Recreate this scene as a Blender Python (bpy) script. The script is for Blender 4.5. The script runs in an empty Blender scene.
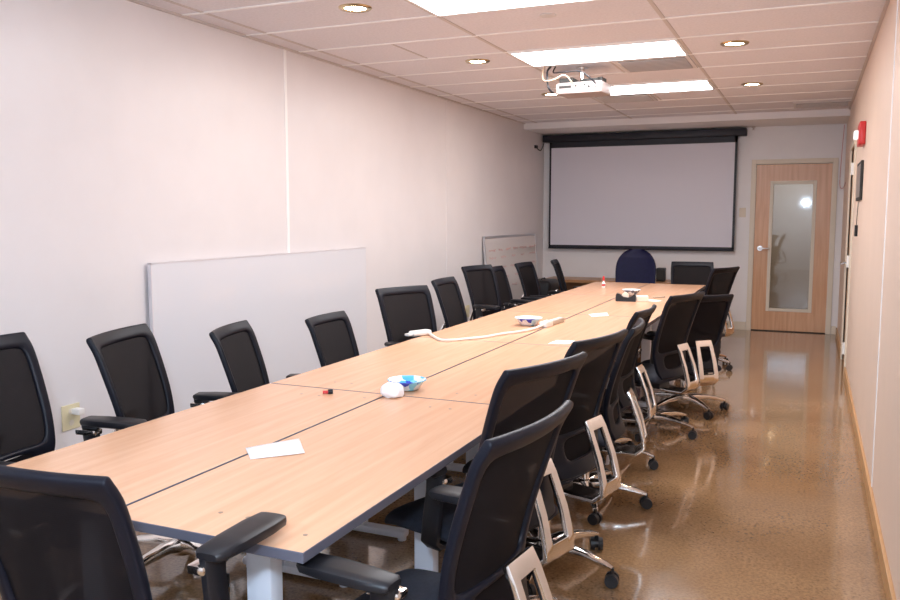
import bpy, bmesh, math, random
from mathutils import Vector, Matrix
random.seed(7)
R = math.radians
scene = bpy.context.scene
COL = scene.collection

# ------------------------------------------------------------------ materials
def new_mat(name):
    m = bpy.data.materials.new(name); m.use_nodes = True
    nt = m.node_tree
    return m, nt, nt.nodes['Principled BSDF'], nt.nodes['Material Output']

def plain(name, col, rough=0.5, metal=0.0, spec=0.5, noise=0.0, scale=20.0, coat=0.0, emit=None, estr=0.0):
    m, nt, b, out = new_mat(name)
    b.inputs['Base Color'].default_value = (*col, 1)
    b.inputs['Roughness'].default_value = rough
    b.inputs['Metallic'].default_value = metal
    b.inputs['Specular IOR Level'].default_value = spec
    b.inputs['Coat Weight'].default_value = coat
    if emit:
        b.inputs['Emission Color'].default_value = (*emit, 1)
        b.inputs['Emission Strength'].default_value = estr
    if noise:
        tc = nt.nodes.new('ShaderNodeTexCoord'); n = nt.nodes.new('ShaderNodeTexNoise')
        n.inputs['Scale'].default_value = scale; n.inputs['Detail'].default_value = 4
        nt.links.new(tc.outputs['Object'], n.inputs['Vector'])
        r = nt.nodes.new('ShaderNodeValToRGB')
        r.color_ramp.elements[0].position = 0.3; r.color_ramp.elements[1].position = 0.7
        r.color_ramp.elements[0].color = (*[c*(1-noise) for c in col], 1)
        r.color_ramp.elements[1].color = (*[min(1, c*(1+noise)) for c in col], 1)
        nt.links.new(n.outputs['Fac'], r.inputs['Fac'])
        nt.links.new(r.outputs['Color'], b.inputs['Base Color'])
    return m

def wood(name, c1, c2, rough, axis='Y', scale=1.0, coat=0.0):
    m, nt, b, out = new_mat(name)
    tc = nt.nodes.new('ShaderNodeTexCoord'); mp = nt.nodes.new('ShaderNodeMapping')
    s = {'X': (0.7, 14, 14), 'Y': (14, 0.7, 14), 'Z': (14, 14, 0.7)}[axis]
    mp.inputs['Scale'].default_value = tuple(v*scale for v in s)
    n = nt.nodes.new('ShaderNodeTexNoise'); n.inputs['Scale'].default_value = 2.2; n.inputs['Detail'].default_value = 6
    n.inputs['Distortion'].default_value = 0.6
    r = nt.nodes.new('ShaderNodeValToRGB')
    r.color_ramp.elements[0].position = 0.3; r.color_ramp.elements[1].position = 0.72
    r.color_ramp.elements[0].color = (*c1, 1); r.color_ramp.elements[1].color = (*c2, 1)
    nt.links.new(tc.outputs['Object'], mp.inputs['Vector']); nt.links.new(mp.outputs['Vector'], n.inputs['Vector'])
    nt.links.new(n.outputs['Fac'], r.inputs['Fac']); nt.links.new(r.outputs['Color'], b.inputs['Base Color'])
    b.inputs['Roughness'].default_value = rough
    b.inputs['Coat Weight'].default_value = coat
    return m

def floor_mat():
    m, nt, b, out = new_mat('polished_concrete')
    L = nt.links
    tc = nt.nodes.new('ShaderNodeTexCoord')
    def noise(scale, det, rough=.55):
        n = nt.nodes.new('ShaderNodeTexNoise'); n.inputs['Scale'].default_value = scale
        n.inputs['Detail'].default_value = det; n.inputs['Roughness'].default_value = rough
        L.new(tc.outputs['Object'], n.inputs['Vector']); return n
    def ramp(src, p0, c0, p1, c1):
        r = nt.nodes.new('ShaderNodeValToRGB')
        r.color_ramp.elements[0].position = p0; r.color_ramp.elements[1].position = p1
        r.color_ramp.elements[0].color = (*c0, 1); r.color_ramp.elements[1].color = (*c1, 1)
        L.new(src, r.inputs['Fac']); return r
    big = ramp(noise(1.1, 5).outputs['Fac'], .3, (.25, .140, .066), .7, (.39, .240, .128))
    fine = ramp(noise(70, 3, .7).outputs['Fac'], .36, (.62, .58, .52), .60, (1.12, 1.08, 1.0))
    patch = ramp(noise(.9, 3).outputs['Fac'], .42, (0, 0, 0), .62, (1, 1, 1))
    v = nt.nodes.new('ShaderNodeTexVoronoi'); v.inputs['Scale'].default_value = 48
    L.new(tc.outputs['Object'], v.inputs['Vector'])
    speck = ramp(v.outputs['Distance'], .12, (.35, .3, .25), .34, (1, 1, 1))
    m1 = nt.nodes.new('ShaderNodeMix'); m1.data_type = 'RGBA'; m1.blend_type = 'MULTIPLY'; m1.inputs[0].default_value = .75
    L.new(big.outputs['Color'], m1.inputs[6]); L.new(fine.outputs['Color'], m1.inputs[7])
    m2 = nt.nodes.new('ShaderNodeMix'); m2.data_type = 'RGBA'; m2.blend_type = 'MULTIPLY'
    L.new(patch.outputs['Color'], m2.inputs[0])
    L.new(m1.outputs[2], m2.inputs[6]); L.new(speck.outputs['Color'], m2.inputs[7])
    L.new(m2.outputs[2], b.inputs['Base Color'])
    rr = ramp(noise(3, 4).outputs['Fac'], .3, (.07,)*3, .7, (.16,)*3)
    L.new(rr.outputs['Color'], b.inputs['Roughness'])
    b.inputs['Specular IOR Level'].default_value = .65
    b.inputs['Coat Weight'].default_value = .35; b.inputs['Coat Roughness'].default_value = .05
    return m

def mesh_fabric(name, c, transp=.1):
    m, nt, b, out = new_mat(name); L = nt.links
    tc = nt.nodes.new('ShaderNodeTexCoord')
    w = nt.nodes.new('ShaderNodeTexWave'); w.inputs['Scale'].default_value = 60; w.bands_direction = 'Z'
    w.inputs['Distortion'].default_value = .4
    L.new(tc.outputs['Object'], w.inputs['Vector'])
    r = nt.nodes.new('ShaderNodeValToRGB')
    r.color_ramp.elements[0].color = (*[v*.7 for v in c], 1); r.color_ramp.elements[1].color = (*[v*1.25 for v in c], 1)
    L.new(w.outputs['Fac'], r.inputs['Fac']); L.new(r.outputs['Color'], b.inputs['Base Color'])
    b.inputs['Roughness'].default_value = .75
    b.inputs['Specular IOR Level'].default_value = .15
    t = nt.nodes.new('ShaderNodeBsdfTransparent'); mx = nt.nodes.new('ShaderNodeMixShader'); mx.inputs[0].default_value = transp
    L.new(b.outputs['BSDF'], mx.inputs[1]); L.new(t.outputs['BSDF'], mx.inputs[2]); L.new(mx.outputs['Shader'], out.inputs['Surface'])
    return m

def pane_mat():
    m, nt, b, out = new_mat('door_pane'); L = nt.links
    t = nt.nodes.new('ShaderNodeBsdfTransparent'); t.inputs['Color'].default_value = (.75, .74, .70, 1)
    g = nt.nodes.new('ShaderNodeBsdfGlossy'); g.inputs['Roughness'].default_value = .03; g.inputs['Color'].default_value = (.9, .9, .9, 1)
    mx = nt.nodes.new('ShaderNodeMixShader'); mx.inputs[0].default_value = .10
    L.new(t.outputs['BSDF'], mx.inputs[1]); L.new(g.outputs['BSDF'], mx.inputs[2]); L.new(mx.outputs['Shader'], out.inputs['Surface'])
    return m

def emis(name, col, s):
    m, nt, b, out = new_mat(name)
    e = nt.nodes.new('ShaderNodeEmission'); e.inputs['Color'].default_value = (*col, 1); e.inputs['Strength'].default_value = s
    nt.links.new(e.outputs['Emission'], out.inputs['Surface']); return m

def blotch(name, base, spots, scale, thr):
    m, nt, b, out = new_mat(name); L = nt.links
    tc = nt.nodes.new('ShaderNodeTexCoord'); n = nt.nodes.new('ShaderNodeTexVoronoi'); n.inputs['Scale'].default_value = scale
    L.new(tc.outputs['Object'], n.inputs['Vector'])
    sep = nt.nodes.new('ShaderNodeSeparateColor'); L.new(n.outputs['Color'], sep.inputs['Color'])
    r = nt.nodes.new('ShaderNodeValToRGB'); r.color_ramp.interpolation = 'CONSTANT'
    els = [(0, base)] + spots
    r.color_ramp.elements[0].color = (*els[0][1], 1); r.color_ramp.elements[1].position = els[1][0]; r.color_ramp.elements[1].color = (*els[1][1], 1)
    for p, c in els[2:]:
        e = r.color_ramp.elements.new(p); e.color = (*c, 1)
    L.new(sep.outputs[0], r.inputs['Fac']); L.new(r.outputs['Color'], b.inputs['Base Color'])
    b.inputs['Roughness'].default_value = .4
    return m

M = dict(
    floor=floor_mat(),
    wall_left=plain('wall_paint_white', (.78, .745, .75), .35, noise=.02, scale=3),
    wall_right=plain('wall_paint_peach', (.80, .63, .52), .45, noise=.02, scale=3),
    wall_back=plain('wall_paint_back', (.82, .80, .80), .5, noise=.02, scale=3),
    ceiling=plain('ceiling_tile', (.77, .745, .78), .9, noise=.05, scale=60),
    grid=plain('grid_white', (.95, .94, .93), .4),
    runner=plain('grid_grey', (.60, .54, .51), .5),
    beam=plain('beam_white', (.84, .82, .82), .5),
    cream=plain('cream_trim', (.74, .66, .54), .45),
    base_wood=wood('tan_baseboard', (.50, .27, .11), (.62, .36, .17), .35, 'Y'),
    door=wood('maple_door', (.58, .30, .15), (.72, .42, .24), .3, 'Z'),
    table=wood('beech_laminate', (.73, .405, .235), (.80, .475, .295), .26, 'Y', 1.0),
    table_edge=plain('edge_band', (.10, .10, .13), .4),
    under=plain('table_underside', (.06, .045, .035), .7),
    leg_white=plain('leg_white', (.74, .77, .85), .35),
    chrome=plain('polished_aluminium', (.80, .76, .72), .13, 1.0),
    steel=plain('brushed_steel', (.70, .70, .70), .28, 1.0),
    black=plain('black_plastic', (.009, .009, .012), .42, spec=.4),
    frame=plain('blueblack_frame', (.006, .0065, .012), .42, spec=.22),
    mesh=mesh_fabric('chair_mesh', (.006, .004, .005), .025),
    seat=plain('seat_fabric', (.012, .014, .024), .85, noise=.3, scale=90),
    caster=plain('caster_black', (.01, .01, .012), .45),
    screen=plain('screen_white', (.70, .69, .76), .6),
    screen_black=plain('screen_border', (.008, .008, .016), .5),
    board=plain('whiteboard', (.76, .76, .80), .18, coat=.3),
    board2=plain('whiteboard_far', (.72, .67, .65), .25),
    alu=plain('aluminium_frame', (.6, .58, .58), .35, 1.0),
    blue=plain('blue_vinyl', (.006, .006, .034), .5, spec=.15, noise=.15, scale=30),
    paper=plain('paper_white', (.92, .90, .90), .6),
    tissue=plain('tissue', (.93, .93, .96), .8),
    white=plain('white_plastic', (.85, .83, .80), .35),
    cable=plain('white_cable', (.88, .80, .72), .5),
    greige=plain('strip_grey', (.50, .42, .34), .4),
    red=plain('red_plastic', (.62, .03, .03), .35),
    pink=plain('pink_wire', (.62, .30, .30), .5),
    almond=plain('almond_plate', (.72, .64, .42), .4),
    dark=plain('dark_slot', (.02, .018, .015), .6),
    hole=plain('screw_hole', (.30, .20, .14), .6),
    strobe=plain('strobe_lens', (.9, .9, .9), .1, emit=(1, 1, 1), estr=.6),
    pane=pane_mat(),
    hallwall=plain('hall_wall', (.50, .43, .36), .6),
    light=emis('fluorescent_diffuser', (.96, .96, 1.0), 19),
    can=emis('downlight_lamp', (1.0, .76, .48), 60),
    ring=plain('downlight_ring', (.62, .50, .30), .25, 1.0),
    vent=plain('vent_white', (.66, .63, .62), .5),
    bowl_blue=blotch('blue_pattern_bowl', (.80, .88, .93), [(.38, (.10, .50, .78)), (.62, (.85, .90, .95)), (.72, (.03, .06, .55)), (.86, (.25, .66, .85))], 34, .5),
    bowl_dot=blotch('dotted_bowl', (.86, .87, .92), [(.62, (.80, .86, .93)), (.70, (.04, .05, .42)), (.84, (.45, .68, .82))], 30, .5),
    bowl_grey=blotch('grey_bowl', (.82, .85, .88), [(.55, (.68, .75, .82)), (.80, (.16, .18, .24))], 34, .5),
    credenza=wood('credenza_wood', (.36, .17, .07), (.46, .24, .11), .35, 'X'),
    pinkbody=plain('projector_shell', (.36, .29, .27), .45),
    cardb=plain('card_cream', (.88, .78, .66), .6),
)

# ------------------------------------------------------------------ mesh helpers
class MB:
    """collects shapes and links them as one mesh object"""
    def __init__(s): s.bm = bmesh.new()
    def _new(s, vs, mat=None):
        if mat is not None: bmesh.ops.transform(s.bm, matrix=mat, verts=vs)
        return s
    def box(s, x0, x1, y0, y1, z0, z1, bev=0.0, mat=None, seg=2):
        r = bmesh.ops.create_cube(s.bm, size=1.0); vs = r['verts']
        for v in vs:
            v.co = Vector((x0+(v.co.x+.5)*(x1-x0), y0+(v.co.y+.5)*(y1-y0), z0+(v.co.z+.5)*(z1-z0)))
        if bev > 0:
            es = list({e for v in vs for e in v.link_edges})
            r = bmesh.ops.bevel(s.bm, geom=es, offset=bev, segments=seg, profile=.5, affect='EDGES')
            vs = list({v for f in r['faces'] for v in f.verts} | {v for v in vs if v.is_valid})
            seen = set(vs); st = list(vs)
            while st:
                v = st.pop()
                for e in v.link_edges:
                    o = e.other_vert(v)
                    if o not in seen: seen.add(o); st.append(o)
            vs = list(seen)
        return s._new(vs, mat)
    def cyl(s, p0, p1, r0, r1=None, n=16, caps=True):
        p0, p1 = Vector(p0), Vector(p1); d = p1-p0
        r = bmesh.ops.create_cone(s.bm, cap_ends=caps, segments=n, radius1=r0, radius2=r0 if r1 is None else r1, depth=d.length)
        q = Vector((0, 0, 1)).rotation_difference(d.normalized())
        return s._new(r['verts'], Matrix.Translation((p0+p1)/2) @ q.to_matrix().to_4x4())
    def tube(s, pts, rad, n=8):
        pts = [Vector(p) for p in pts]; rings = []
        up = Vector((0, 0, 1))
        for i, p in enumerate(pts):
            d = (pts[min(i+1, len(pts)-1)]-pts[max(i-1, 0)]).normalized()
            a = d.cross(up)
            if a.length < 1e-3: a = d.cross(Vector((1, 0, 0)))
            a.normalize(); b = a.cross(d)
            r = rad[i] if isinstance(rad, (list, tuple)) else rad
            rings.append([s.bm.verts.new(p+r*(math.cos(t)*a+math.sin(t)*b)) for t in [2*math.pi*k/n for k in range(n)]])
        for A, B in zip(rings, rings[1:]):
            for k in range(n): s.bm.faces.new((A[k], A[(k+1) % n], B[(k+1) % n], B[k]))
        s.bm.faces.new(rings[0][::-1]); s.bm.faces.new(rings[-1])
        return s
    def lathe(s, prof, n=24, mat=None, close=False):
        rings = []; vs = []
        for r, z in prof:
            ring = [s.bm.verts.new((r*math.cos(2*math.pi*k/n), r*math.sin(2*math.pi*k/n), z)) for k in range(n)]
            rings.append(ring); vs += ring
        for A, B in zip(rings, rings[1:]):
            for k in range(n): s.bm.faces.new((A[k], A[(k+1) % n], B[(k+1) % n], B[k]))
        if close:
            s.bm.faces.new(rings[0][::-1]); s.bm.faces.new(rings[-1])
        return s._new(vs, mat)
    def sweep(s, secs):
        """secs: list of rings (lists of points) joined and capped"""
        rings = [[s.bm.verts.new(p) for p in r] for r in secs]
        n = len(rings[0])
        for A, B in zip(rings, rings[1:]):
            for k in range(n): s.bm.faces.new((A[k], A[(k+1) % n], B[(k+1) % n], B[k]))
        s.bm.faces.new(rings[0][::-1]); s.bm.faces.new(rings[-1])
        return s
    def quad(s, *pts):
        s.bm.faces.new([s.bm.verts.new(p) for p in pts]); return s
    def build(s, name, mat, parent=None, smooth=False, loc=None):
        bmesh.ops.recalc_face_normals(s.bm, faces=s.bm.faces)
        me = bpy.data.meshes.new(name); s.bm.to_mesh(me); s.bm.free()
        mats = mat if isinstance(mat, (list, tuple)) else [mat]
        for m in mats: me.materials.append(m)
        if smooth:
            for p in me.polygons: p.use_smooth = True
            me.set_sharp_from_angle(angle=R(40))
        o = bpy.data.objects.new(name, me); COL.objects.link(o)
        if parent: o.parent = parent
        if loc: o.location = loc
        return o

def bake(o, mods):
    """apply modifiers to a prototype so that its copies share plain mesh data"""
    for kind, kw in mods:
        m = o.modifiers.new(kind, kind)
        for k, v in kw.items(): setattr(m, k, v)
    dg = bpy.context.evaluated_depsgraph_get(); dg.update()
    me = bpy.data.meshes.new_from_object(o.evaluated_get(dg))
    o.modifiers.clear(); old = o.data; o.data = me
    me.name = o.name
    for p in me.polygons: p.use_smooth = True
    return o

def tag(o, label=None, cat=None, group=None, kind=None):
    if label: o['label'] = label
    if cat: o['category'] = cat
    if group: o['group'] = group
    if kind: o['kind'] = kind
    return o

def thing(name, label, cat, loc=(0, 0, 0), rz=0, group=None, kind=None):
    o = bpy.data.objects.new(name, None); COL.objects.link(o)
    o.empty_display_size = .1
    o.location = loc; o.rotation_euler = (0, 0, rz)
    return tag(o, label, cat, group, kind)

def copy_tree(o, parent=None):
    c = o.copy(); COL.objects.link(c); c.parent = parent
    for ch in [x for x in list(bpy.data.objects) if x.parent == o]: copy_tree(ch, c)
    return c

def struct(o): o['kind'] = 'structure'; return o

# ------------------------------------------------------------------ room
XL, XR, YB, ZC, YF = -3.481, 0.341, 11.319, 2.666, -1.6
DL, DR, DZ = -0.672, 0.204, 2.118          # door in the end wall
SY0, SY1, SZ = 8.47, 9.38, 2.13            # door in the right wall
T = .12
struct(MB().box(XL-T, XR+T, YF-T, YB+2.4, -.1, 0).build('floor', M['floor']))
struct(MB().box(XL-T, XR+T, YF-T, YB+T, ZC, ZC+.1).build('ceiling', M['ceiling']))
struct(MB().box(XL-T, XL, YF-T, YB+T, 0, ZC).build('wall_left', M['wall_left']))
struct(MB().box(XL, XR, YF-T, YF, 0, ZC).build('wall_front', M['wall_back']))
w = MB().box(XR, XR+T, YF-T, SY0, 0, ZC).box(XR, XR+T, SY1, YB+T, 0, ZC).box(XR, XR+T, SY0, SY1, SZ, ZC)
struct(w.build('wall_right', M['wall_right']))
w = MB().box(XL, DL-.004, YB, YB+T, 0, ZC).box(DR+.004, XR, YB, YB+T, 0, ZC).box(DL-.004, DR+.004, YB, YB+T, DZ+.004, ZC)
struct(w.build('wall_back', M['wall_back']))
# hall behind the glazed door
w = MB().box(-1.6, 1.1, YB+2.3, YB+2.4, 0, 2.6).box(-1.7, -1.6, YB+T, YB+2.4, 0, 2.6).box(1.1, 1.2, YB+T, YB+2.4, 0, 2.6).box(-1.7, 1.2, YB+T, YB+2.4, 2.6, 2.7)
struct(w.build('wall_hall', M['hallwall']))
# bulkhead beam across the end wall
struct(MB().box(XL, XR, 10.418, YB, 2.588, ZC).build('trim_1', M['beam']))
# baseboards
struct(MB().box(XR-.016, XR, YF, SY0-.06, 0, .088, .003).build('baseboard_right', M['base_wood']))
struct(MB().box(XR-.016, XR, SY1+.06, YB, 0, .088, .003).build('baseboard_right_far', M['base_wood']))
struct(MB().box(XL, DL-.065, YB-.014, YB, 0, .105, .003).box(DR+.065, XR-.016, YB-.014, YB, 0, .105, .003).build('baseboard_back', M['cream']))
struct(MB().box(XL, XL+.014, YF, YB-.014, 0, .10, .003).build('baseboard_left', M['beam']))
# wall panel joint strips
struct(MB().box(XL, XL+.004, 5.055, 5.083, .1, ZC).build('trim_2', M['grid']))
struct(MB().box(XR-.004, XR, 4.70, 4.725, .088, ZC).build('trim_3', M['grid']))
struct(MB().box(XL, XL+.003, 7.92, 7.935, .1, ZC).build('trim_4', M['wall_left']))

# ceiling grid : main runners along the room, cross tees every two feet
g = MB(); P = .6096; y0 = 5.835
for x in (-3.31, -2.092, -.87): g.box(x-.012, x+.012, YF, 10.418, ZC-.004, ZC+.001)
g.box(-2.728, -2.712, y0-P, y0, ZC-.003, ZC+.001)
for yy in (y0+P, y0+4*P): g.box(-1.489, -1.473, yy, yy+P, ZC-.003, ZC+.001)
struct(g.build('trim_5', M['runner']))
g = MB(); k = -12
while y0+k*P < 10.4:
    yy = y0+k*P
    if yy > YF: g.box(XL, XR, yy-.012, yy+.012, ZC-.005, ZC+.001)
    k += 1
struct(g.build('trim_6', M['grid']))
struct(MB().box(XL, XL+.02, YF, 10.418, ZC-.012, ZC).box(XR-.02, XR, YF, 10.418, ZC-.012, ZC).build('trim_7', M['runner']))

# ---- glazed end door (structure)
d = thing('door_1', None, None, (0, 0, 0), kind='structure')
f = MB()
f.box(DL-.062, DL-.004, YB-.018, YB-.0005, 0, DZ+.062, .003).box(DR+.004, DR+.062, YB-.018, YB-.0005, 0, DZ+.062, .003)
f.box(DL-.004, DR+.004, YB-.018, YB-.0005, DZ+.004, DZ+.062, .003).box(DL-.004, DL, YB, YB+.1, 0, DZ+.004).box(DR, DR+.004, YB, YB+.1, 0, DZ+.004)
f.build('door_frame', M['cream'], d)
GL, GR, GB, GT = -.462, -.005, .30, 1.868
l = MB(); ly0, ly1 = YB+.012, YB+.055
l.box(DL, GL, ly0, ly1, .012, DZ-.003).box(GR, DR, ly0, ly1, .012, DZ-.003)
l.box(GL, GR, ly0, ly1, .012, GB).box(GL, GR, ly0, ly1, GT, DZ-.003)
leaf = l.build('door_leaf', M['door'], d)
f = MB(); e = .042; fy0, fy1 = YB+.002, YB+.06
f.box(GL-e, GL, fy0, fy1, GB-e, GT+e, .004).box(GR, GR+e, fy0, fy1, GB-e, GT+e, .004)
f.box(GL, GR, fy0, fy1, GB-e, GB, .004).box(GL, GR, fy0, fy1, GT, GT+e, .004)
f.build('glass_frame', M['cream'], d)
MB().quad((GL, YB+.03, GB), (GR, YB+.03, GB), (GR, YB+.03, GT), (GL, YB+.03, GT)).build('glass_pane', M['pane'], d)
h = MB().cyl((-.600, YB+.012, 1.06), (-.600, YB+.004, 1.06), .033, n=24).cyl((-.600, YB+.01, 1.06), (-.600, YB-.05, 1.06), .012)
h.tube([(-.612, YB-.05, 1.06), (-.56, YB-.052, 1.06), (-.49, YB-.045, 1.06)], [.013, .012, .009], 10)
h.build('door_handle', M['steel'], d, True)
MB().box(DL, DR, ly0-.02, ly1+.05, 0, .010).build('threshold', M['dark'], d)

# ---- door in the right wall (structure, seen edge on)
d2 = thing('door_2', None, None, (0, 0, 0), kind='structure')
f = MB()
f.box(XR-.016, XR+T, SY0-.055, SY0, 0, SZ+.055, .003).box(XR-.016, XR+T, SY1, SY1+.055, 0, SZ+.055, .003).box(XR-.016, XR+T, SY0, SY1, SZ, SZ+.055, .003)
f.build('door_frame', M['cream'], d2)
MB().box(XR+.012, XR+.055, SY0+.004, SY1-.004, .01, SZ-.004).build('door_leaf', M['door'], d2)
for z in (.25, 1.06, 1.905):
    MB().box(XR-.021, XR-.014, SY0-.04, SY0+.01, z-.055, z+.055, .002).cyl((XR-.026, SY0+.006, z-.055), (XR-.026, SY0+.006, z+.055), .010, n=12).build('hinge', M['white'], d2)
h = MB().cyl((XR+.012, SY1-.07, 1.0), (XR+.002, SY1-.07, 1.0), .033, n=20).cyl((XR+.01, SY1-.07, 1.0), (XR-.055, SY1-.07, 1.0), .012)
h.tube([(XR-.055, SY1-.06, 1.0), (XR-.056, SY1-.12, 1.0), (XR-.05, SY1-.19, 1.0)], [.013, .012, .009], 10)
h.build('door_handle', M['steel'], d2, True)

# ------------------------------------------------------------------ ceiling lights and vents
def troffer(yr, label):
    t = thing('fluorescent_light', label, 'ceiling light', (-1.481, yr+P/2, ZC), group='fluorescent ceiling lights')
    hx, hy = .598, P/2-.014
    f = MB()
    f.box(-hx, hx, -hy, -hy+.018, -.012, .0).box(-hx, hx, hy-.018, hy, -.012, 0)
    f.box(-hx, -hx+.018, -hy+.018, hy-.018, -.012, 0).box(hx-.018, hx, -hy+.018, hy-.018, -.012, 0)
    f.build('light_frame', M['grid'], t)
    MB().quad((-hx+.018, -hy+.018, -.007), (-hx+.018, hy-.018, -.007), (hx-.018, hy-.018, -.007), (hx-.018, -hy+.018, -.007)).build('diffuser', M['light'], t)
troffer(y0, 'long fluorescent ceiling panel just in front of the projector mount')
troffer(y0+3*P, 'fluorescent ceiling panel beyond the projector, nearest the end wall')
troffer(y0-3*P, 'fluorescent ceiling panel cut by the top edge of the photo')

def can(x, y, label):
    t = thing('recessed_downlight', label, 'ceiling light', (x, y, ZC), group='recessed downlights')
    MB().lathe([(.062, -.002), (.066, -.010), (.088, -.010), (.096, -.004), (.096, 0)], 28).build('trim_ring', M['ring'], t, True)
    MB().lathe([(.064, -.003), (.045, -.006), (.02, -.009), (.001, -.010)], 24).build('lamp', M['can'], t, True)
can(-2.44, 4.26, 'round recessed downlight over the left side, nearest the camera')
can(-2.41, 6.08, 'round recessed downlight on the left, second from the camera')
can(-2.40, 8.01, 'round recessed downlight on the left, partly behind the projector')
can(-.54, 6.16, 'round recessed downlight at right, nearer of the right-hand pair')
can(-.55, 8.13, 'round recessed downlight at right, farther of the right-hand pair')

def diffuser_vent(x, y, label, w=.56, dd=.56):
    t = thing('ceiling_vent', label, 'vent', (x, y, ZC), group='ceiling air vents')
    f = MB(); hw, hd = w/2, dd/2
    f.box(-hw, hw, -hd, -hd+.03, -.010, 0).box(-hw, hw, hd-.03, hd, -.010, 0).box(-hw, -hw+.03, -hd+.03, hd-.03, -.010, 0).box(hw-.03, hw, -hd+.03, hd-.03, -.010, 0)
    f.build('vent_frame', M['vent'], t)
    MB().quad((-hw, -hd, -.001), (-hw, hd, -.001), (hw, hd, -.001), (hw, -hd, -.001)).build('vent_backing', M['runner'], t)
    s = MB(); n = int(dd/.055)
    for i in range(1, n):
        yy = -hd+i*dd/n
        s.box(-hw+.03, hw-.03, -.015, .015, -.002, .002, mat=Matrix.Translation((0, yy, -.009)) @ Matrix.Rotation(R(35), 4, 'X'))
    s.build('louvre', M['vent'], t)
diffuser_vent(-1.17, y0+1.5*P, 'louvred ceiling vent right of the projector, behind the nearer light panel')
diffuser_vent(-1.79, y0+4.5*P, 'louvred ceiling vent behind the projector, beyond the farther light panel')
diffuser_vent(.045, 9.87, 'wide white ceiling vent in the far right corner', .56, .42)
t = MB().lathe([(.05, 0), (.05, -.006), (.02, -.012), (.001, -.014)], 20).build('ceiling_sensor', M['vent'], None, True, (-1.484, 4.87, ZC))
tag(t, 'small round ceiling sensor in the tile in front of the light panel', 'sensor')

# ------------------------------------------------------------------ projector
pr = thing('projector', 'pale ceiling projector hanging upside down from a chrome pole', 'projector', (-1.72, 6.64, .035), R(-4))
MB().box(-.19, .19, -.13, .14, 2.405, 2.495, .014).build('housing', M['pinkbody'], pr, True)
MB().cyl((-.02, .02, 2.50), (-.02, .02, ZC-.035), .016).cyl((-.02, .02, ZC-.047), (-.02, .02, ZC-.035), .05, n=20).cyl((-.02, .02, 2.56), (-.02, .02, 2.59), .026).build('pole', M['chrome'], pr, True)
b = MB().box(-.12, .04, -.06, .12, 2.495, 2.512).box(-.17, -.06, -.10, .10, 2.495, 2.535, .004).box(.0, .16, -.06, .06, 2.495, 2.525).box(.13, .17, -.06, .06, 2.495, 2.53, .005)
b.build('mount_bracket', M['dark'], pr)
for x, z, r in ((-.02, 2.465, .008), (.02, 2.455, .006), (.05, 2.468, .008), (.085, 2.452, .01), (.12, 2.468, .006), (.14, 2.45, .006)):
    MB().cyl((x, -.131, z), (x, -.128, z), r, n=10).build('connector', M['dark'], pr)
MB().box(-.16, -.06, -.1315, -.128, 2.45, 2.47).build('port', M['dark'], pr)
MB().cyl((.13, .14, 2.45), (.13, .165, 2.45), .04, .035, n=20).build('lens', M['dark'], pr, True)
def cord(name, pts, r, mat, label, cat, smooth_n=6):
    P_ = [Vector(p) for p in pts]; out = []
    for i in range(len(P_)-1):
        a, b_, c_, d_ = P_[max(i-1, 0)], P_[i], P_[i+1], P_[min(i+2, len(P_)-1)]
        for k in range(smooth_n):
            t_ = k/smooth_n
            out.append(.5*((2*b_)+(-a+c_)*t_+(2*a-5*b_+4*c_-d_)*t_*t_+(-a+3*b_-3*c_+d_)*t_**3))
    out.append(P_[-1])
    o = MB().tube(out, r, 6).build(name, mat, None, True)
    return tag(o, label, cat)
tancable = plain('tan_cable', (.45, .34, .24), .5)
cord('projector_cable', [(-2.01, 6.52, ZC), (-2.02, 6.50, 2.60), (-1.99, 6.46, 2.545), (-1.90, 6.43, 2.545), (-1.82, 6.44, 2.575), (-1.76, 6.50, 2.50)], .006, tancable, 'tan cable looping from the ceiling to the projector', 'cable')
cord('projector_cable', [(-1.93, 6.56, ZC), (-1.93, 6.50, 2.61), (-1.84, 6.45, 2.60), (-1.70, 6.44, 2.595), (-1.63, 6.44, 2.55), (-1.58, 6.475, 2.50)], .006, M['black'], 'black cable running over the projector to its right-hand sockets', 'cable')
cord('projector_cable', [(-1.97, 6.56, ZC), (-1.98, 6.50, 2.62), (-1.965, 6.46, 2.52), (-1.945, 6.46, 2.47), (-1.925, 6.50, 2.45)], .008, M['black'], 'black cable hanging down at the left side of the projector', 'cable')

# ------------------------------------------------------------------ screen on the end wall
sc = thing('projection_screen', 'pulled-down projector screen with black border on the end wall', 'screen', (0, 0, 0))
SYY = 11.22
MB().box(-3.46, -.80, SYY-.06, YB-.002, 2.478, 2.572, .012).build('screen_case', M['screen_black'], sc, True)
MB().box(-3.37, -3.355, SYY, SYY+.003, 1.035, 2.48).box(-.925, -.905, SYY, SYY+.003, 1.035, 2.48).box(-3.37, -.905, SYY, SYY+.003, 2.395, 2.48).box(-3.37, -.905, SYY, SYY+.003, 1.035, 1.075).build('black_border', M['screen_black'], sc)
MB().box(-3.342, -.938, SYY+.0005, SYY+.0025, 1.075, 2.395).box(-3.356, -3.341, SYY, SYY+.003, 1.035, 2.48).box(-.939, -.924, SYY, SYY+.003, 1.035, 2.48).build('border_edge', M['screen_black'], sc)
MB().box(-3.345, -.935, SYY-.0008, SYY+.001, 1.07, 2.40).build('screen_sheet', M['screen'], sc)
MB().cyl((-3.37, SYY+.001, 1.032), (-.905, SYY+.001, 1.032), .014, n=12).build('bottom_bar', M['screen_black'], sc, True)
cord('screen_cord', [(-3.45, SYY, 2.50), (-3.462, SYY-.03, 2.42), (-3.462, SYY-.15, 2.36), (-3.475, SYY-.30, 2.40)], .007, M['black'], 'short black power cord from the screen case to the left wall', 'cable')
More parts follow.
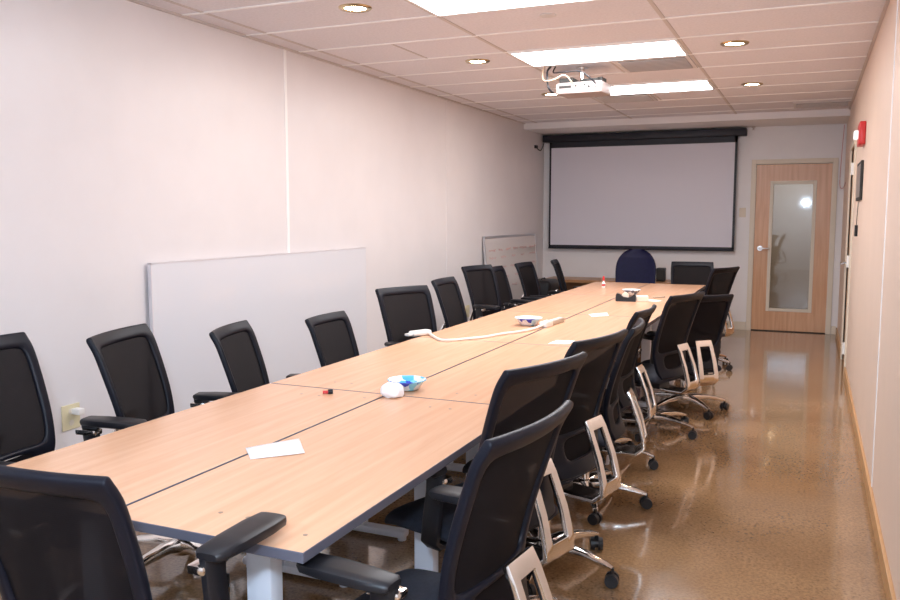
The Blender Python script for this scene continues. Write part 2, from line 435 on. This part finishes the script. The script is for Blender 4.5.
o = MB().box(XL, XL+.03, SYY-.36, SYY-.28, 2.38, 2.42, .004).build('wall_plug', M['black']); tag(o, 'black plug in the left wall beside the screen case', 'plug')
for x, l in ((-2.42, 'small chrome sprinkler head above the middle of the screen case'), (-.72, 'small chrome sprinkler head past the right end of the screen case')):
    o = MB().cyl((x, YB-.11, 2.588), (x, YB-.11, 2.568), .022, n=16).cyl((x, YB-.11, 2.57), (x, YB-.11, 2.545), .009, n=10).cyl((x, YB-.11, 2.546), (x, YB-.11, 2.542), .017, n=14).build('sprinkler_head', M['chrome'], None, True)
    tag(o, l, 'sprinkler')
o = MB().box(-.865, -.785, YB-.008, YB, 1.455, 1.575, .003).box(-.85, -.835, YB-.016, YB-.006, 1.505, 1.525).box(-.815, -.80, YB-.016, YB-.006, 1.505, 1.525).build('light_switch', M['cream'])
tag(o, 'cream double light switch between the screen and the glazed door', 'light switch')
cord('wall_wire', [(XR-.03, YB-.06, 2.57), (XR-.045, YB-.05, 2.2), (XR-.05, YB-.03, 1.86), (XR-.02, YB-.2, 1.80), (XR-.004, YB-.5, 1.86)], .004, M['pink'], 'thin reddish wire hanging in the far right corner', 'wire')

# ------------------------------------------------------------------ right wall fittings
fa = thing('fire_alarm', 'red fire alarm strobe high on the right wall', 'alarm', (XR, 7.15, 2.10))
MB().box(-.045, 0, -.16, .16, -.085, .085, .008).build('alarm_body', M['red'], fa, True)
MB().box(-.075, -.043, -.02, .10, -.035, .03, .008).build('strobe_lens', M['strobe'], fa, True)
wp = thing('wall_plaque', 'grey-brown framed plaque on the right wall below the alarm', 'plaque', (XR, 7.35, 1.75))
MB().box(-.020, 0, -.30, .30, -.15, .15, .004).build('plaque_frame', M['dark'], wp)
MB().box(-.022, -.019, -.27, .27, -.125, .125).build('plaque_panel', plain('plaque_grey', (.22, .19, .18), .3), wp)
hk = thing('hanging_marker', 'dark marker hanging on a cord below the wall plaque', 'marker', (XR-.012, 7.5, 1.36))
MB().cyl((0, 0, -.045), (0, 0, .045), .012, n=12).build('marker_barrel', M['black'], hk, True)
MB().cyl((0, 0, .045), (.006, 0, .235), .003, n=6).build('marker_cord', M['black'], hk)

# ------------------------------------------------------------------ left wall boards and outlets
wb = thing('whiteboard_panel', 'large blank white panel standing against the left wall', 'whiteboard', (XL+.015, 4.9, 0))
MB().box(.006, .022, -1.246, 1.246, .012, 1.211, .002).build('panel_sheet', M['board'], wb)
MB().box(.0, .025, -1.252, -1.244, .0, 1.214).box(.0, .025, -1.252, 1.25, 1.209, 1.215).build('panel_edge', plain('panel_edge_white', (.70, .66, .68), .4), wb)
wb2 = thing('whiteboard', 'aluminium-framed whiteboard with faint writing, leaning in the far left corner', 'whiteboard', (XL, 9.9, 0))
tilt = Matrix.Translation((.11, 0, 0)) @ Matrix.Rotation(R(-4.2), 4, 'Y')
MB().box(-.006, .006, -.96, .96, .03, 1.215, mat=tilt).build('board_sheet', M['board2'], wb2)
f = MB()
for a in ((-.97, -.945, .01, 1.24), (.945, .97, .01, 1.24), (-.945, .945, 1.212, 1.24), (-.945, .945, .01, .04)):
    f.box(-.012, .012, a[0], a[1], a[2], a[3], .002, mat=tilt)
f.build('board_frame', M['alu'], wb2)
ink = plain('faint_ink', (.60, .40, .38), .6)
s = MB()
for row, z in enumerate((1.07, .98, .86, .74, .62)):
    yy = -.84
    while yy < .80:
        n_ = random.randint(3, 6); pts = []
        for i in range(n_*3):
            pts.append(tilt @ Vector((.0075, yy+i*.016, z+.012*math.sin(i*2.1+yy*9)+random.uniform(-.008, .008))))
        s.tube(pts, .0035 if row else .0055, 4)
        yy += n_*.048+random.uniform(.05, .12)*(1 if row == 0 else 2.2)
s.build('board_writing', ink, wb2)
def outlet(y, z, label, plug):
    t = thing('wall_outlet', label, 'outlet', (XL, y, z), group='left wall outlets')
    MB().box(0, .007, -.057, .057, -.066, .066, .003).build('outlet_plate', M['almond'], t)
    for zz in (-.03, .03): MB().cyl((.006, 0, zz), (.0085, 0, zz), .016, n=14).build('outlet_socket', M['cream'], t)
    if plug:
        o = MB().box(.006, .06, -.02, .022, .012, .045, .006).build('outlet_plug', M['white'], None, True, (XL, y+.02, z)); tag(o, 'white plug pushed into the near wall outlet', 'plug')
outlet(3.08, .45, 'almond wall outlet with a white plug, between the two nearest left chairs', True)
outlet(8.49, .42, 'almond wall outlet low on the left wall, farther down the room', False)

# ------------------------------------------------------------------ tables
TW, TL_, TZ = .589, 1.530, .74
def make_table():
    t = thing('folding_table', '', 'table', (0, 0, 0), group='conference tables')
    m = MB().box(-TW/2, TW/2, -TL_/2, TL_/2, TZ-.026, TZ, .0015, seg=1)
    o = m.build('tabletop', [M['table'], M['table_edge'], M['under']], t)
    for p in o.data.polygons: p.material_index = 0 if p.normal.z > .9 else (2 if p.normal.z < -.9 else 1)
    for sy in (-1, 1):
        yy = sy*(TL_/2-.255)
        c = MB().box(-.04, .04, yy-.028, yy+.028, .045, TZ-.03, .006)
        lg = c.build('table_leg', M['leg_white'], t, True)
        MB().box(-.255, .255, yy-.03, yy+.03, .014, .05, .012).cyl((-.23, yy, 0), (-.23, yy, .02), .02, n=12).cyl((.23, yy, 0), (.23, yy, .02), .02, n=12).build('leg_foot', M['leg_white'], lg, True)
        MB().box(-.24, .24, yy-.022, yy+.022, TZ-.062, TZ-.026, .004).build('leg_bracket', M['black'], lg)
    MB().box(-.012, .012, -TL_/2+.27, TL_/2-.27, TZ-.075, TZ-.03).build('under_rail', M['black'], t)
    for sy in (-1, 1):
        for dx in (-.04, .045, .24):
            yy = sy*(TL_/2-.14+abs(dx)*.2)
            MB().cyl((dx, yy, TZ-.001), (dx, yy, TZ+.0006), .006, n=8).build('screw_cap', M['hole'], t)
    return t
tproto = make_table()
rowname = ['nearest the camera', 'second from the camera', 'in the middle of the row', 'second from the end wall', 'nearest the end wall']
first = True
for side, cx in (('left', -1.905), ('right', -1.308)):
    for k in range(5):
        t = tproto if first else copy_tree(tproto); first = False
        t.location = (cx, 1.505+1.537*(k+.5), 0)
        t['label'] = 'beech-top table of the %s-hand row, %s' % (side, rowname[k])

# ------------------------------------------------------------------ mesh task chair
def lerp_tab(tab, z):
    for (a, b), (c, d_) in zip(tab, tab[1:]):
        if z <= c: return b+(d_-b)*(z-a)/(c-a)
    return tab[-1][1]
PROF = [(.44, -.195), (.50, -.168), (.56, -.152), (.64, -.154), (.72, -.172), (.82, -.203), (.92, -.237), (1.01, -.270)]
HALF = [(.44, .168), (.50, .190), (.60, .209), (.72, .221), (.85, .229), (.96, .231), (1.01, .227)]
def back_pt(u, z, off=0.0):
    return Vector((u*lerp_tab(HALF, z), lerp_tab(PROF, z)+.030*u*u+off, z))

def make_chair():
    t = thing('task_chair', '', 'chair', group='black mesh task chairs')
    up = []                                             # parts that rise with the gas lift
    # base
    m = MB().lathe([(.001, .055), (.04, .055), (.046, .075), (.046, .115), (.030, .128), (.001, .128)], 20)
    m.build('base_hub', M['chrome'], t, True)
    for k in range(5):
        a = R(90+72*k+36)
        secs = []
        for r_, z_, w_, h_ in ((.025, .096, .036, .028), (.10, .108, .031, .022), (.20, .102, .025, .016), (.285, .084, .017, .011), (.318, .074, .013, .008)):
            ring = []
            for q in range(10):
                th = 2*math.pi*q/10
                ca, sa = math.cos(th), math.sin(th)
                ring.append(Matrix.Rotation(a, 3, 'Z') @ Vector((r_, w_*math.copysign(abs(ca)**.6, ca), z_+h_*math.copysign(abs(sa)**.6, sa))))
            secs.append(ring)
        MB().sweep(secs).build('base_leg', M['chrome'], t, True)
        a2 = a+R(random.choice((20, -35, 50)))
        mt = Matrix.Translation(Matrix.Rotation(a, 3, 'Z') @ Vector((.315, 0, 0))) @ Matrix.Rotation(a2, 4, 'Z')
        c = MB()
        for sgn in (-1, 1):
            v0 = len(c.bm.verts)
            p0 = mt @ Vector((0, sgn*.008, .029)); p1 = mt @ Vector((0, sgn*.027, .029))
            c.cyl(p0, p1, .029, .027, n=18)
        c.cyl(mt @ Vector((0, -.008, .030)), mt @ Vector((0, .008, .030)), .020, n=12)
        c.cyl(mt @ Vector((0, 0, .04)), mt @ Vector((0, 0, .078)), .009, n=10)
        c.build('caster', M['caster'], t, True)
    MB().cyl((0, 0, .12), (0, 0, .26), .026, n=18).cyl((0, 0, .26), (0, 0, .30), .015, n=14).build('gas_cylinder', M['chrome'], t, True)
    # mechanism + seat
    m = MB().cyl((0, 0, .285), (0, 0, .37), .015, n=14).box(-.07, .07, -.10, .12, .352, .392, .01).box(-.19, .19, -.02, .10, .376, .404, .008)
    up.append(m.build('seat_mechanism', M['black'], t, True))
    up.append(MB().cyl((.07, .05, .365), (.21, .06, .36), .006, n=8).box(.19, .25, .045, .075, .352, .366, .005).build('tilt_lever', M['black'], t, True))
    # seat cushion
    s = MB(); rows = []
    ys = [-.165, -.155, -.06, .08, .20, .265, .285]
    for iy, y_ in enumerate(ys):
        zc = .462-(.030 if y_ > .27 else (.010 if y_ > .24 else 0)); hw = .215 if iy in (0, len(ys)-1) else (.232 if iy in (1, len(ys)-2) else .245)
        ring = []
        for u_, dz_ in ((-1, -.035), (-.98, -.010), (-.85, .008), (-.4, .010), (0, .006), (.4, .010), (.85, .008), (.98, -.010), (1, -.035), (.9, -.052), (0, -.055), (-.9, -.052)):
            zz = zc+dz_
            if iy in (0, len(ys)-1): zz = zc-.022+(dz_*.5)
            ring.append((u_*hw, y_, zz))
        rows.append(ring)
    s.sweep(rows)
    up.append(bake(s.build('seat', M['seat'], t), [('SUBSURF', dict(levels=2, render_levels=2))]))
    # polished loop that carries the back
    prof = [(-.02, .362), (-.16, .350), (-.262, .352), (-.302, .385), (-.300, .430), (-.276, .52), (-.236, .625), (-.214, .668)]
    wid = [.055, .066, .078, .081, .080, .077, .072, .069]
    us = [-1, -.56, -.5, 0, .5, .56, 1]
    bm = bmesh.new(); G = [[bm.verts.new((u*w_, y_, z_)) for u in us] for (y_, z_), w_ in zip(prof, wid)]
    for i in range(len(prof)-1):
        for j in range(len(us)-1):
            hole = 4 <= i <= 5 and 1 <= j <= 4
            if not hole: bm.faces.new((G[i][j], G[i][j+1], G[i+1][j+1], G[i+1][j]))
    lp = MB(); lp.bm.free(); lp.bm = bm
    up.append(bake(lp.build('back_bracket', M['chrome'], t), [('SOLIDIFY', dict(thickness=.020, offset=0)), ('BEVEL', dict(width=.004, segments=2, limit_method='ANGLE', angle_limit=R(40)))]))
    up[-1].data.set_sharp_from_angle(angle=R(35))
    # backrest frame with two openings, and mesh set in it
    us = [-1, -.965, -.84, -.58, -.2, .2, .58, .84, .965, 1]
    zs = [.44, .450, .485, .500, .592, .615, .70, .80, .90, .958, .992, 1.01]
    upper = lambda i, j: 5 <= i <= 8 and 2 <= j <= 6
    lower = lambda i, j: 3 <= i <= 3 and 3 <= j <= 5
    bm = bmesh.new(); V = {}
    def vert(i, j):
        if (i, j) not in V: V[i, j] = bm.verts.new(back_pt(us[j], zs[i], -.012 if i >= 10 else 0))
        return V[i, j]
    for i in range(len(zs)-1):
        for j in range(len(us)-1):
            if upper(i, j) or lower(i, j): continue
            bm.faces.new((vert(i, j), vert(i, j+1), vert(i+1, j+1), vert(i+1, j)))
    fb = MB(); fb.bm.free(); fb.bm = bm
    fr = bake(fb.build('backrest_frame', M['frame'], t), [('SOLIDIFY', dict(thickness=.026, offset=0)), ('SUBSURF', dict(levels=2, render_levels=2))])
    up.append(fr)
    bm = bmesh.new(); V = {}
    zz_ = [.60+.368*k/10 for k in range(11)]; uu_ = [-.87+1.74*k/8 for k in range(9)]
    G = [[bm.verts.new(back_pt(u, z, .0)) for u in uu_] for z in zz_]
    for i in range(10):
        for j in range(8): bm.faces.new((G[i][j], G[i][j+1], G[i+1][j+1], G[i+1][j]))
    mb = MB(); mb.bm.free(); mb.bm = bm
    up.append(mb.build('backrest_mesh', M['mesh'], t, True))
    up.append(MB().sweep([[back_pt(u, z, o_) for u, o_ in ((-.62, -.004), (.62, -.004), (.62, .006), (-.62, .006))] for z in (.498, .545, .592)]).build('lumbar_mesh', M['mesh'], t, True))
    # armrests
    for sx in (-1, 1):
        secs = []
        for y_, hw, hz in ((-.055, .026, .008), (-.045, .036, .014), (.03, .043, .016), (.13, .045, .016), (.185, .040, .015), (.202, .028, .008)):
            ring = []
            for q in range(14):
                th = 2*math.pi*q/14; ca, sa = math.cos(th), math.sin(th)
                ring.append((sx*.29+hw*math.copysign(abs(ca)**.55, ca), y_, .672+hz*math.copysign(abs(sa)**.55, sa)))
            secs.append(ring)
        pad = MB().sweep(secs).build('armrest', M['black'], t, True); up.append(pad)
        secs = []
        for x_, z_, y_, a_, b_ in ((.15, .388, .03, .030, .010), (.225, .392, .03, .032, .012), (.262, .42, .02, .034, .014), (.276, .50, .0, .034, .013), (.278, .60, -.015, .032, .012), (.278, .662, -.02, .034, .013)):
            secs.append([(sx*(x_+b_*cx_), y_+a_*cy_, z_+(b_*-.6*cx_ if z_ < .41 else 0)) for cx_, cy_ in ((-1, -.8), (-.6, -1), (.6, -1), (1, -.8), (1, .8), (.6, 1), (-.6, 1), (-1, .8))])
        MB().sweep(secs).build('arm_post', M['black'], pad, True)
        MB().box(sx*.262-.022, sx*.262+.022, -.06, .03, .628, .650, .006).build('arm_clamp', M['chrome'], pad, True)
    return t, up
cproto, ups = make_chair()
for o in ups: o['lift'] = 1
BACK = .25
used = False
def place_chair(mx, my, ztop, face, label, arm=0.0, spin=0.0):
    """mx,my: top middle of the backrest; ztop: its height; face: heading in degrees"""
    global used
    t = cproto if not used else copy_tree(cproto)
    t['label'] = label; t['dz'] = ztop-1.01; t['arm'] = arm; t['spin'] = spin
    d_ = (math.cos(R(face)), math.sin(R(face)))
    t.location = (mx+BACK*d_[0], my+BACK*d_[1], 0); t.rotation_euler = (0, 0, R(face-90))
    used = True
    return t
CH = []
def C(*a, **k): CH.append((a, k))
# left side, from the camera towards the end wall
C(-2.635, 1.945, 1.06, 8, 'black mesh chair at the left edge of the photo, nearest on the left side')
C(-2.65, 2.61, 1.01, 16, 'black mesh chair with its armrest showing, by the near wall outlet')
C(-2.60, 3.27, .95, 17, 'black mesh chair before the large white panel, with one flat armrest over the table edge', arm=.03)
C(-2.63, 4.20, .90, 3, 'low black mesh chair in front of the large white panel, without a visible armrest')
C(-2.55, 5.05, 1.00, -23, 'wide-looking black mesh chair turned to the camera beside the white plug on the table')
C(-2.60, 5.85, 1.00, 3, 'black mesh chair alone before bare wall, just past the chair turned to the camera')
C(-2.84, 7.16, 1.02, -15, 'black mesh chair in front of the framed whiteboard edge, front one of an overlapping pair')
C(-2.90, 7.80, .97, 2, 'black mesh chair half hidden behind another chair, in front of the framed whiteboard')
C(-2.87, 8.61, .97, -4, 'black mesh chair in front of the framed whiteboard beside the black case')
C(-2.70, 9.22, .97, 10, 'black mesh chair seen edge-on at the far left corner of the table')
# right side, from the camera
C(-.58, 1.82, 1.02, 173, 'black mesh chair nearest on the right side, its curved top rim in front')
C(-.755, 2.52, 1.03, 163, 'black mesh chair second on the right, armrest and seat showing under the table edge')
C(-.745, 3.22, 1.02, 167, 'black mesh chair third on the right, polished loop bracket fully showing')
C(-.785, 4.16, .952, 186, 'black mesh chair seen edge-on, fourth on the right')
C(-.865, 4.85, .952, 177, 'black mesh chair fifth on the right, just beyond the edge-on one')
C(-.735, 5.64, .972, 160, 'tall-looking black mesh chair sixth on the right, left one of the two overlapping backs')
C(-.68, 6.255, .91, 132, 'black mesh chair seventh on the right, its bracket facing the camera')
C(-.73, 8.3, .99, 155, 'black mesh chair leaning back at the far right corner of the table')
# ends
C(-1.425, 1.135, 1.00, 91, 'black mesh chair at the near table end, seen from behind', arm=.115)
C(-1.22, 9.66, .96, -84, 'black mesh chair at the far end, facing the camera right of the blue chair')
for a, k in CH: place_chair(*a, **k)
# raise the upper parts of each chair by its own amount
for t in [o for o in bpy.data.objects if o.parent is None and 'dz' in o.keys()]:
    for ch in t.children:
        if 'lift' in ch.keys():
            ch.location.z = t['dz']
            if ch.name.startswith('armrest'): ch.location.z += t['arm']
        elif ch.name.startswith(('base_', 'caster')): ch.rotation_euler.z = R(t['spin'])
for o in bpy.data.objects:
    for kk in ('lift', 'dz', 'arm', 'spin'):
        if kk in o.keys(): del o[kk]

# ------------------------------------------------------------------ blue executive chair at the head
bc = thing('executive_chair', 'dark blue upholstered chair with rounded back at the head of the table', 'chair', (-1.875, 9.62, 0), R(180+4))
def pad_shape(w0, w1, h, z0, y_, th, lean):
    secs = []
    n = 28
    for i in range(n+1):
        v = i/n
        wv = (w0+(w1-w0)*v)*(1 if v < .55 else math.sqrt(max(.04, 1-((v-.55)/.47)**2.4)))
        zz = z0+h*v
        tv = th*min(1, .5+5*v, .3+5*(1-v))
        ring = []
        for q in range(20):
            a = 2*math.pi*q/20; ca, sa = math.cos(a), math.sin(a)
            ring.append((wv*math.copysign(abs(ca)**.5, ca), y_-lean*v+tv*math.copysign(abs(sa)**.8, sa)+.05*ca*ca, zz))
        secs.append(ring)
    return MB().sweep(secs)
pad_shape(.225, .245, .62, .46, -.24, .05, .10).build('backrest', M['blue'], bc, True)
MB().box(-.25, .25, -.22, .27, .40, .50, .04, seg=4).build('seat', M['blue'], bc, True)
MB().box(-.04, .04, -.31, -.25, .36, .62, .01).box(-.04, .04, -.30, .05, .36, .40, .008).build('back_support', M['black'], bc)
MB().cyl((0, 0, .10), (0, 0, .40), .028).build('gas_cylinder', M['black'], bc, True)
for k in range(5):
    a = R(72*k+18)
    e_ = Vector((math.cos(a), math.sin(a), 0))
    MB().tube([Vector((0, 0, .11)), e_*.15+Vector((0, 0, .10)), e_*.30+Vector((0, 0, .07))], [.03, .024, .016], 8).build('base_leg', M['black'], bc, True)
    side = Vector((-e_.y, e_.x, 0))
    MB().cyl(e_*.30-side*.025+Vector((0, 0, .028)), e_*.30+side*.025+Vector((0, 0, .028)), .028, n=16).cyl(e_*.30+Vector((0, 0, .03)), e_*.30+Vector((0, 0, .075)), .009).build('caster', M['caster'], bc, True)
for sx in (-1, 1):
    a_ = MB().box(sx*.28-.035, sx*.28+.035, -.16, .12, .635, .67, .012).build('armrest', M['black'], bc, True)
    MB().box(sx*.28-.015, sx*.28+.015, -.05, .02, .43, .64, .006).box(min(sx*.20, sx*.295), max(sx*.20, sx*.295), -.05, .02, .42, .445, .004).build('arm_post', M['black'], a_)

# ------------------------------------------------------------------ credenza and boxes at the end
cr = thing('credenza', 'low brown wooden table against the end wall under the screen', 'table', (-2.45, 11.02, 0))
MB().box(-.86, .86, -.26, .26, .585, .625, .004).build('credenza_top', M['credenza'], cr)
for sx in (-1, 1): MB().box(sx*.82-.02, sx*.82+.02, -.24, .24, 0, .585).build('side_panel', M['credenza'], cr)
MB().box(-.80, .80, .20, .215, .25, .585).build('back_panel', M['credenza'], cr)
bx_ = thing('speaker_box', 'small black box on the brown table right of the blue chair', 'box', (-1.775, 10.98, .625))
MB().box(-.055, .055, -.07, .07, 0, .175, .012).build('box_body', M['black'], bx_, True)
MB().box(-.045, .045, -.073, -.069, .02, .155, .004).build('box_grille', M['dark'], bx_)
cs = thing('equipment_case', 'black case with rounded top standing between the two farthest left chairs', 'case', (-3.02, 9.85, 0))
MB().box(-.14, .15, -.22, .22, 0, .69, .05, seg=4).build('case_body', M['black'], cs, True)
MB().box(-.145, .155, -.225, .225, .50, .515, .003).build('case_seam', M['dark'], cs)
MB().tube([(0, -.07, .688), (0, -.06, .705), (0, .06, .705), (0, .07, .688)], .008, 8).build('case_handle', M['black'], cs, True)

# ------------------------------------------------------------------ things on the tables
def sheet(name, pts, mat, label, cat, lift=.0012):
    m = MB(); P_ = [Vector((x, y, TZ+lift+dz)) for x, y, dz in pts]
    n = 6; G = []
    for i in range(n+1):
        row = []
        for j in range(n+1):
            u, v = i/n, j/n
            p = (P_[0]*(1-u)+P_[1]*u)*(1-v)+(P_[3]*(1-u)+P_[2]*u)*v
            p = p+Vector((0, 0, .002*math.sin(3.1*u+1)*math.sin(4*v)**2))
            row.append(m.bm.verts.new(p))
        G.append(row)
    for i in range(n):
        for j in range(n): m.bm.faces.new((G[i][j], G[i+1][j], G[i+1][j+1], G[i][j+1]))
    o = m.build(name, mat, None, True)
    md = o.modifiers.new('thick', 'SOLIDIFY'); md.thickness = .0012; md.offset = 1
    return tag(o, label, cat)
sheet('paper_sheet', [(-1.560, 2.045, 0), (-1.440, 2.164, .002), (-1.556, 2.305, .001), (-1.648, 2.136, 0)], M['paper'], 'white sheet of paper lying across the seam of the nearest tables', 'paper')
sheet('paper_sheet', [(-1.385, 4.62, 0), (-1.27, 4.66, 0), (-1.27, 4.80, 0), (-1.375, 4.77, 0)], M['paper'], 'white paper scrap at the right table edge behind a chair back', 'paper')
sheet('paper_sheet', [(-1.46, 5.98, 0), (-1.36, 6.10, 0), (-1.42, 6.30, 0), (-1.52, 6.12, 0)], M['paper'], 'small white paper between the power strip and the tape dispenser', 'paper')
sheet('paper_sheet', [(-1.36, 7.30, 0), (-1.20, 7.22, 0), (-1.17, 7.38, 0), (-1.33, 7.46, 0)], M['cardb'], 'cream paper beside the pen at the far right of the table', 'paper')

def bowl(x, y, r, h, mat, label, tiltx=0):
    o = MB().lathe([(.001, .002), (r*.55, .002), (r*.62, .006), (r*.92, h*.9), (r*1.0, h), (r*1.03, h+.001), (r*1.02, h+.004), (r*.98, h+.003), (r*.88, h*.88), (r*.58, .010), (.001, .008)], 36).build('paper_bowl', mat, None, True, (x, y, TZ+.0008))
    return tag(o, label, 'bowl', 'paper bowls on the table')
bowl(-1.575, 3.16, .082, .042, M['bowl_blue'], 'blue patterned paper bowl beside the crumpled white tissue')
bowl(-1.745, 5.36, .092, .050, M['bowl_dot'], 'white paper bowl with dark blue dots beside the power strip')
bowl(-1.52, 7.75, .085, .050, M['bowl_grey'], 'pale grey paper bowl behind the black tape dispenser')

def crumple(name, x, y, sx, sy, sz, mat, label, cat, seed):
    rnd = random.Random(seed)
    m = MB(); r = bmesh.ops.create_icosphere(m.bm, subdivisions=3, radius=1)
    ph = [(Vector((rnd.uniform(-1, 1), rnd.uniform(-1, 1), rnd.uniform(-1, 1))).normalized(), rnd.uniform(2, 5), rnd.uniform(0, 6)) for _ in range(7)]
    for v in r['verts']:
        n_ = v.co.normalized(); k = 1+sum(.10*abs(math.sin(f_*n_.dot(a)+p)) for a, f_, p in ph)-.32
        v.co = Vector((n_.x*k*sx, n_.y*k*sy, max(0, (n_.z*k+.75)*sz*.62)))
    o = m.build(name, mat, None, True, (x, y, TZ+.0005))
    return tag(o, label, cat)
crumple('tissue', -1.572, 3.015, .046, .043, .050, M['tissue'], 'crumpled white tissue in front of the blue patterned bowl', 'tissue', 3)

# power strip, its plug end and cable
ps = thing('power_strip', 'white and grey power strip lying on the tables by the dotted bowl', 'power strip', (-1.60, 5.50, TZ))
ang = math.atan2(.36, .03)
ps.rotation_euler = (0, 0, ang-R(0))
MB().box(-.22, -.10, -.027, .027, .001, .040, .006).build('strip_end', M['white'], ps, True)
MB().box(-.10, .13, -.024, .024, .001, .034, .005).build('strip_body', M['greige'], ps, True)
for i in range(4): MB().cyl((-.06+i*.05, 0, .033), (-.06+i*.05, 0, .0348), .014, n=12).build('socket', M['white'], ps)
cord('power_cable', [(-2.19, 4.69, TZ+.016), (-2.10, 4.58, TZ+.008), (-2.0, 4.47, TZ+.008), (-1.93, 4.50, TZ+.008), (-1.86, 4.60, TZ+.008), (-1.80, 4.70, TZ+.008), (-1.75, 4.86, TZ+.008), (-1.68, 5.0, TZ+.008), (-1.64, 5.16, TZ+.010), (-1.618, 5.275, TZ+.02)], .009, M['cable'], 'white cable trailing across the table to the power strip', 'cable')
pg = thing('plug_adapter', 'white plug block at the left table edge, end of the white cable', 'plug', (-2.215, 4.63, TZ), R(65))
MB().box(-.075, .075, -.03, .03, .001, .034, .013, seg=3).build('adapter_body', M['white'], pg, True)
MB().box(-.11, -.07, -.02, .02, .006, .022, .006).build('adapter_neck', M['white'], pg, True)

# marker cap by the seam, bottle, tape dispenser, pens
ck = thing('marker_cap', 'tiny red and black cap lying on the left front table', 'cap', (-1.842, 2.95, TZ), R(35))
MB().cyl((-.022, 0, .008), (.0, 0, .008), .007, n=12).build('cap_red', M['red'], ck, True)
MB().cyl((.0, 0, .010), (.020, 0, .010), .010, n=12).build('cap_black', M['black'], ck, True)
bt = thing('small_bottle', 'small white bottle with red cap near the far left table corner', 'bottle', (-1.935, 8.40, TZ))
MB().lathe([(.001, .001), (.022, .001), (.024, .006), (.024, .06), (.012, .085), (.010, .095)], 18).build('bottle_body', M['paper'], bt, True)
MB().lathe([(.013, .092), (.014, .094), (.014, .135), (.008, .15), (.001, .152)], 14).build('bottle_cap', M['red'], bt, True)
MB().lathe([(.0246, .028), (.0246, .052)], 18).build('bottle_label', M['red'], bt, True)
bt.scale = (.75, .75, .82)
td = thing('tape_dispenser', 'black tape dispenser on the far half of the table', 'tape dispenser', (-1.46, 7.20, TZ), R(8))
secs = []
for x_, h0 in ((-.085, .055), (-.075, .070), (-.05, .062), (-.02, .040), (.02, .034), (.05, .046), (.075, .066), (.085, .050)):
    secs.append([(x_, -.032, .001), (x_, .032, .001), (x_, .032, h0), (x_, -.032, h0)])
MB().sweep(secs).build('dispenser_body', M['black'], td)
MB().cyl((-.005, -.012, .048), (-.005, .012, .048), .030, n=24).build('tape_roll', M['cardb'], td, True)
bxs = thing('card_box', 'small cream card box right of the tape dispenser', 'box', (-1.335, 7.28, TZ), R(15))
MB().box(-.05, .05, -.05, .05, .001, .045, .003).build('box_shell', M['cardb'], bxs)
MB().box(-.051, .051, -.004, .004, .028, .0462).build('box_tape', M['paper'], bxs)
pn = thing('pen', 'dark pen at the far right of the table near the cream paper', 'pen', (-1.24, 7.60, TZ), R(50))
MB().cyl((-.065, 0, .007), (.05, 0, .007), .006, n=10).build('pen_barrel', M['greige'], pn, True)
MB().cyl((.05, 0, .007), (.07, 0, .007), .006, .001, n=10).build('pen_tip', M['black'], pn, True)

# ------------------------------------------------------------------ lights
def area(name, loc, rot, size, size_y, energy, col):
    l = bpy.data.lights.new(name, 'AREA'); l.shape = 'RECTANGLE'; l.size = size; l.size_y = size_y; l.energy = energy; l.color = col
    o = bpy.data.objects.new(name, l); COL.objects.link(o); o.location = loc; o.rotation_euler = rot; return o
def point(name, loc, rad, energy, col):
    l = bpy.data.lights.new(name, 'POINT'); l.energy = energy; l.color = col; l.shadow_soft_size = rad
    o = bpy.data.objects.new(name, l); COL.objects.link(o); o.location = loc; return o
# camera flash, just above the lens, and an added cool fill lamp behind the photographer
point('camera_flash', (-.16, -.06, 1.78), .05, 125, (.62, .80, 1.0))
area('cool_fill_behind', (-1.5, -.7, 2.6), (R(52), 0, 0), 3.0, .6, 34, (.62, .80, 1.0))
# fluorescent fitting above the camera, out of frame
area('overhead_fitting', (-1.48, 1.6, ZC-.02), (0, 0, 0), 1.2, .58, 9, (.80, .90, 1.0))
area('hall_fill', (-.2, YB+1.3, 2.55), (0, 0, 0), .6, .6, 14, (1, .92, .82))  # unseen lamp added to light the hall behind the door pane

wd = bpy.data.worlds.new('room_world'); scene.world = wd; wd.use_nodes = True
wd.node_tree.nodes['Background'].inputs['Color'].default_value = (.5, .5, .55, 1)
wd.node_tree.nodes['Background'].inputs['Strength'].default_value = .3

# ------------------------------------------------------------------ camera
cam = bpy.data.cameras.new('camera'); cam.sensor_width = 36; cam.lens = 33.2; cam.clip_start = .02
co = bpy.data.objects.new('camera', cam); COL.objects.link(co)
co.location = (0, 0, 1.4938); co.rotation_euler = (R(90-5.9046), 0, R(23.4823))
scene.camera = co
scene.view_settings.view_transform = 'Standard'
scene.view_settings.look = 'None'
scene.view_settings.exposure = 0.28
